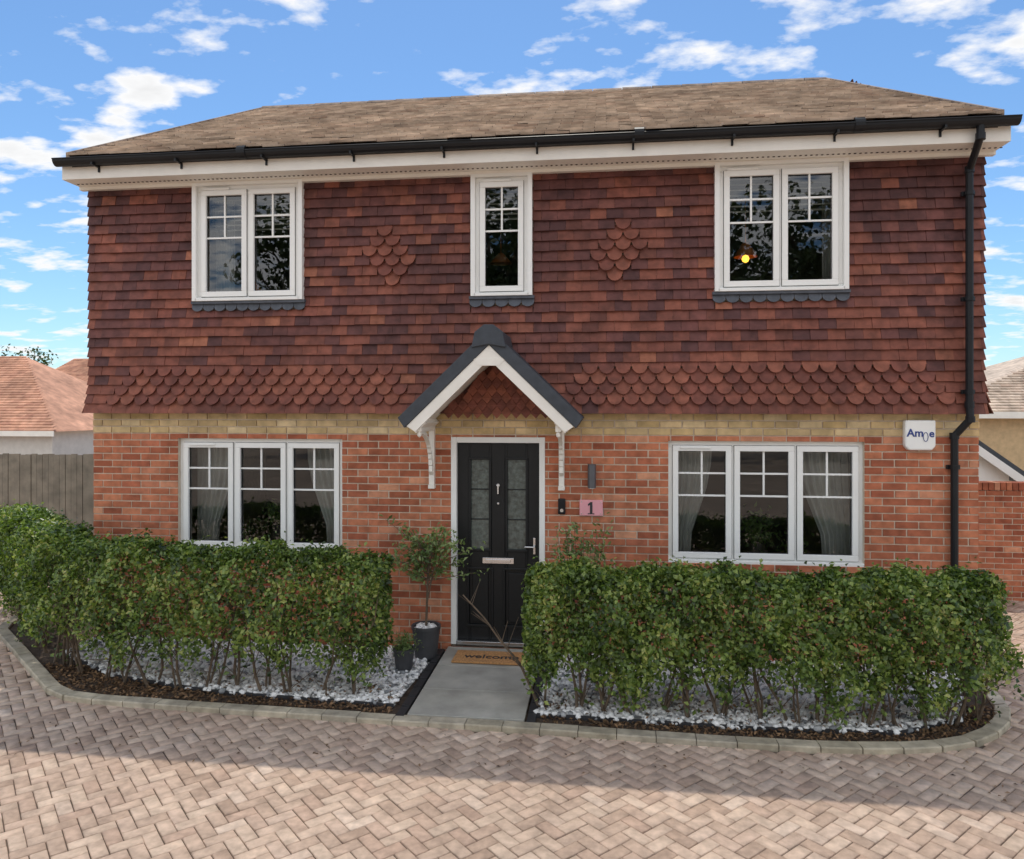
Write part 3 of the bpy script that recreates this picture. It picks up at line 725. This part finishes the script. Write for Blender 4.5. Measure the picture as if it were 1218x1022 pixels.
# ------------------------------------------------------------ potted plants
def pot(mb,c,r,h): mb.lathe([(.001,0),(r*.78,0),(r,h*.9),(r*1.06,h*.9),(r*1.06,h),(r*.93,h),(r*.9,h*.86),(.001,h*.86)],c,24)
e=empty('potted_shrub'); mb=MB(); PX,PY=-1.77,-.30; pot(mb,(PX,PY,-.04),.14,.32); mb.obj('pot',M['pot'],e,smooth=False)
stones(120,lambda n:np.stack([PX+rng.uniform(-.09,.09,n),PY+rng.uniform(-.09,.09,n),np.full(n,.26)],1),.024,'pot_pebbles',M['stone'],e)
mb=MB(); tips=[]
mb.cyl((PX,PY,.22),(PX+.02,PY,.80),.013,.010,n=7); mb.cyl((PX+.01,PY,.5),(PX+.09,PY,.9),.008,.005,n=6)
for k in range(36):
    a=random.uniform(0,6.28); z0=random.uniform(.62,1.04); L_=random.uniform(.28,.55); el=random.uniform(.1,1.1)
    p0=Vector((PX+.02,PY,z0)); p1=p0+Vector((math.cos(a)*math.cos(el)*1.05,math.sin(a)*math.cos(el)*.45-.05,math.sin(el)))*L_
    mb.cyl(p0,p1,.006,.002,n=5,caps=False)
    for j in range(26):
        f=random.uniform(.35,1.08); tips.append(p0+(p1-p0)*f+Vector((random.gauss(0,.032),random.gauss(0,.03),random.gauss(0,.026))))
mb.obj('branches',M['bark'],e); t=np.array([tuple(x) for x in tips]); leaves('leaves',t,np.array([0,-.3,.6])+rng.normal(0,.6,(len(t),3)),.060,M['olive'],e,.42)
e=empty('potted_plant'); mb=MB(); pot(mb,(-1.90,-.66,-.04),.10,.20); mb.obj('pot',M['pot'],e)
t=np.array([-1.90,-.66,.21])+rng.normal(0,1,(460,3))*np.array([.06,.06,.045]); leaves('leaves',t,np.array([0,0,.6])+rng.normal(0,.6,(460,3)),.035,M['olive'],e,.4)
e=empty('garden_shrub'); mb=MB(); tips=[]
for k in range(20):
    a=random.uniform(0,6.28); el=random.uniform(1.33,1.52); L_=random.uniform(1.15,1.46)
    p0=Vector((-.19,-.42,GZ)); p1=p0+Vector((math.cos(a)*math.cos(el),math.sin(a)*math.cos(el)*.6,math.sin(el)))*L_
    mb.cyl(p0,p1,.006,.002,n=5,caps=False)
    for j in range(40):
        f=random.uniform(.6,1.03); tips.append(p0+(p1-p0)*f+Vector([random.gauss(0,.045) for _ in range(3)]))
mb.obj('branches',M['bark'],e); t=np.array([tuple(x) for x in tips]); leaves('leaves',t,np.array([0,-.3,.6])+rng.normal(0,.6,(len(t),3)),.058,M['olive'],e,.4)
e=empty('doormat'); mb=MB(); mb.box(-1.47,-.72,-.50,-.16,-.022,-.004); mb.obj('coir',M['mat'],e,bevel=.004)
text('lettering','welcome',(-1.095,-.34,-.004),.15,M['edge'],e,rot=(0,0,0))

# ------------------------------------------------------------ fence / walls / neighbours
e=empty('fence'); mb=MB(); x=-10.5
while x<-5.66:
    w=random.uniform(.095,.105); z1=1.74+random.uniform(-.01,.01); mb.box(x,x+w-.006,3.0+random.uniform(0,.012),3.03,GZ,z1); x+=w
mb.box(-10.5,-5.66,3.035,3.08,1.3,1.38); mb.box(-10.5,-5.66,3.035,3.08,.3,.38); mb.obj('boards',M['wood'],e)
e=empty('garden_wall'); mb=MB(); Pq=lambda s,z,n:(s,3.0-n,z); lay(mb,Pq,3.62,9.5,-.135,1.365,[]); mb.obj('bricks',M['brick'],e)
mb=MB(); mb.box(3.62,9.5,3.0,3.2,GZ,1.36); mb.obj('core',M['mortar'],e)
mb=MB(); x=3.62
while x<9.5: mb.box(x,x+.065,2.985,3.215,1.366,1.47); x+=.075
mb.obj('coping',M['brick'],e,bevel=.004)
def lowhouse(name,x0,x1,y0,y1,ez,rz,hipl,hipr,wall,roofm,ov=.3):
    e=empty(name); mb=MB(); mb.box(x0,x1,y0,y1,GZ,ez); mb.obj('walls',wall,e)
    mb=MB(); ym=(y0+y1)/2; A=[(x0-ov,y0-ov,ez),(x1+ov,y0-ov,ez),(x1+ov,y1+ov,ez),(x0-ov,y1+ov,ez),(x0-ov+hipl,ym,rz),(x1+ov-hipr,ym,rz)]
    mb.add(A,[(0,1,5,4),(2,3,4,5),(1,2,5),(3,0,4),(0,3,2,1)]); mb.obj('roof_deck',roofm,e)
    mt=MB(); n=int(math.hypot(y1-ym+ov,rz-ez)/.15)
    for i in range(n):
        f=i/n; f2=(i+1.3)/n
        xa=x0-ov+hipl*f; xb=x1+ov-hipr*f; ya=y0-ov+(ym-y0+ov)*f; za=ez+(rz-ez)*f; yb=y0-ov+(ym-y0+ov)*min(1,f2); zb=ez+(rz-ez)*min(1,f2)
        x=xa-(.13 if i%2 else 0)
        while x<xb:
            a_=max(x,xa); b_=min(x+.255,xb)
            if b_-a_>.02: mt.add([(a_,ya,za+.055),(b_,ya,za+.055),(b_,yb,zb+.015),(a_,yb,zb+.015),(a_,ya,za+.01),(b_,ya,za+.01)],[(0,1,2,3),(4,5,1,0)])
            x+=.26
    mt.obj('roof_tiles',roofm,e)
    mb=MB(); mb.box(x0-ov,x1+ov,y0-ov-.03,y0-ov-.002,ez-.14,ez+.02); mb.obj('fascia',M['cream'],e)
    return e
buffplain=plain('neighbour_buff_wall',(.55,.40,.23),.9,.15,8,.3)
lowhouse('neighbour_house',-30,-16.6,13,20,1.75,4.3,2.5,4.2,plain('render_wall',(.6,.58,.54),.9),M['paleroof'])
lowhouse('neighbour_house',-30,-21.5,27,34,3.0,5.2,1,1,plain('render_wall2',(.6,.58,.54),.9),M['paleroof'])
lowhouse('neighbour_house',8.3,22,12,20,2.35,4.6,6.5,3,buffplain,M['roof'])
e=empty('neighbour_garage'); mb=MB(); mb.prism([(4.0,6.0,GZ),(6.9,6.0,GZ),(6.9,6.0,1.35),(5.4,6.0,2.45),(4.0,6.0,1.35)],(0,4,0)); mb.obj('walls',M['white'],e)
mb=MB(); mb.prism([(5.4,5.85,2.62),(7.25,5.85,1.26),(7.25,5.85,1.16),(5.4,5.85,2.52),(3.6,5.85,1.16),(3.6,5.85,1.26)],(0,4.3,0)); mb.obj('roof',M['slate'],e)
mb=MB(); mb.prism([(5.4,5.82,2.52),(7.22,5.82,1.18),(7.22,5.82,1.02),(5.4,5.82,2.36),(3.63,5.82,1.02),(3.63,5.82,1.18)],(0,.025,0)); mb.obj('bargeboard',M['white'],e)

def tree(name,base,h,cr,n,leaf=.22,seed=1):
    e=empty(name); rr=np.random.default_rng(seed); random.seed(seed); mb=MB(); b=Vector(base)
    cl=[]
    mb.cyl(b,b+Vector((0,0,h*.45)),h*.028,h*.018,n=8)
    for k in range(22):
        a=random.uniform(0,6.28); z0=random.uniform(.25,.5)*h; p0=b+Vector((0,0,z0)); zz=random.uniform(.35,.98)*h
        rad=cr*math.sqrt(max(.05,1-((zz/h-.62)/.42)**2))*random.uniform(.4,1)
        p1=b+Vector((math.cos(a)*rad,math.sin(a)*rad,zz)); mid=(p0+p1)/2+Vector((0,0,.06*h))
        mb.cyl(p0,mid,h*.010,h*.006,n=6,caps=False); mb.cyl(mid,p1,h*.006,h*.002,n=5,caps=False); cl.append((p1,random.uniform(.5,1)*cr*.42)); cl.append((mid,cr*.3))
    mb.obj('trunk',M['bark'],e)
    C=np.array([tuple(c[0]) for c in cl]); Rr=np.array([c[1] for c in cl]); idx=rr.integers(0,len(cl),n)
    v=rr.normal(0,1,(n,3)); v/=np.linalg.norm(v,axis=1,keepdims=True); pos=C[idx]+v*(Rr[idx]*rr.uniform(.3,1.05,n)**.7)[:,None]*np.array([1,1,.75])
    leaves('crown',pos,v+rr.normal(0,.6,(n,3)),leaf,M['treeleaf'],e,.6)
tree('tree',(-26.9,24,GZ),5.3,1.7,2600,.15,5)
for i,(x,y,h,c) in enumerate([(-14,-28,12.5,4.6),(-5.5,-30,14,5.0),(3,-28,13,4.6),(11,-30,13.5,4.8),(19,-28,12,4.5)]):
    tree('tree',(x,y,GZ),h,c,6500,.36,20+i)

# ------------------------------------------------------------ sky, sun
el,az=R(68),R(-10)
w=bpy.data.worlds.new('World'); S.world=w; w.use_nodes=True; nt=w.node_tree; nt.nodes.clear()
out=nt.nodes.new('ShaderNodeOutputWorld'); bg=nt.nodes.new('ShaderNodeBackground'); bg.inputs[1].default_value=.15
sk=nt.nodes.new('ShaderNodeTexSky'); sk.sky_type='NISHITA'; sk.sun_disc=False; sk.sun_elevation=el; sk.sun_rotation=az
sk.air_density=1.0; sk.dust_density=.3; sk.ozone_density=2.0
tc=nt.nodes.new('ShaderNodeTexCoord'); sep=nt.nodes.new('ShaderNodeSeparateXYZ'); nt.links.new(tc.outputs['Generated'],sep.inputs[0])
z=mathn(nt,'MAXIMUM',sep.outputs[2],0.0); zz=mathn(nt,'ADD',z,.17)
cmb=nt.nodes.new('ShaderNodeCombineXYZ'); nt.links.new(mathn(nt,'MULTIPLY',mathn(nt,'DIVIDE',sep.outputs[0],zz),.72),cmb.inputs[0]); nt.links.new(mathn(nt,'DIVIDE',sep.outputs[1],zz),cmb.inputs[1])
cmb.inputs[2].default_value=5.3
n1=noise(nt,8.2,8,.53,cmb.outputs[0]); n2=noise(nt,2.3,2,.5,cmb.outputs[0])
back=maprange(nt,sep.outputs[1],.15,-.5,0,.12)  # extra cloud cover behind the camera, unseen, added to fill the shaded facade
dens=mathn(nt,'ADD',mathn(nt,'ADD',n1,mathn(nt,'MULTIPLY',mathn(nt,'SUBTRACT',n2,.5),.16)),back)
cf=maprange(nt,dens,.51,.64,0,1)
shade=maprange(nt,dens,.58,.8,1.0,.82)
bb=maprange(nt,sep.outputs[1],.2,-.5,7.0,11.5)  # unseen clouds behind the camera made brighter to lighten the house front
skyc=mixc(nt,1.0,sk.outputs[0],(.70,.90,1.04),'MULTIPLY')
cc=nt.nodes.new('ShaderNodeCombineColor'); sb=mathn(nt,'MULTIPLY',shade,bb)
for i,k in enumerate((.985,.99,1.0)): nt.links.new(mathn(nt,'MULTIPLY',sb,k),cc.inputs[i])
col=mixc(nt,cf,skyc,cc.outputs[0])
nt.links.new(col,bg.inputs[0]); nt.links.new(bg.outputs[0],out.inputs[0])
sun=bpy.data.lights.new('sun','SUN'); sun.energy=2.6; sun.angle=R(.5); sun.color=(1,.94,.84)
so=bpy.data.objects.new('sun',sun); S.collection.objects.link(so)
d=Vector((math.sin(az)*math.cos(el),math.cos(az)*math.cos(el),math.sin(el))); so.rotation_euler=d.to_track_quat('Z','Y').to_euler(); so.location=(0,20,30)

cam=bpy.data.cameras.new('camera'); co=bpy.data.objects.new('camera',cam); S.collection.objects.link(co)
co.location=(0,-7.6,2.47); co.rotation_euler=(R(90),0,R(7)); cam.sensor_width=36; cam.lens=26.0; cam.shift_y=-.0213; cam.clip_end=2000; cam.clip_start=.05
S.camera=co
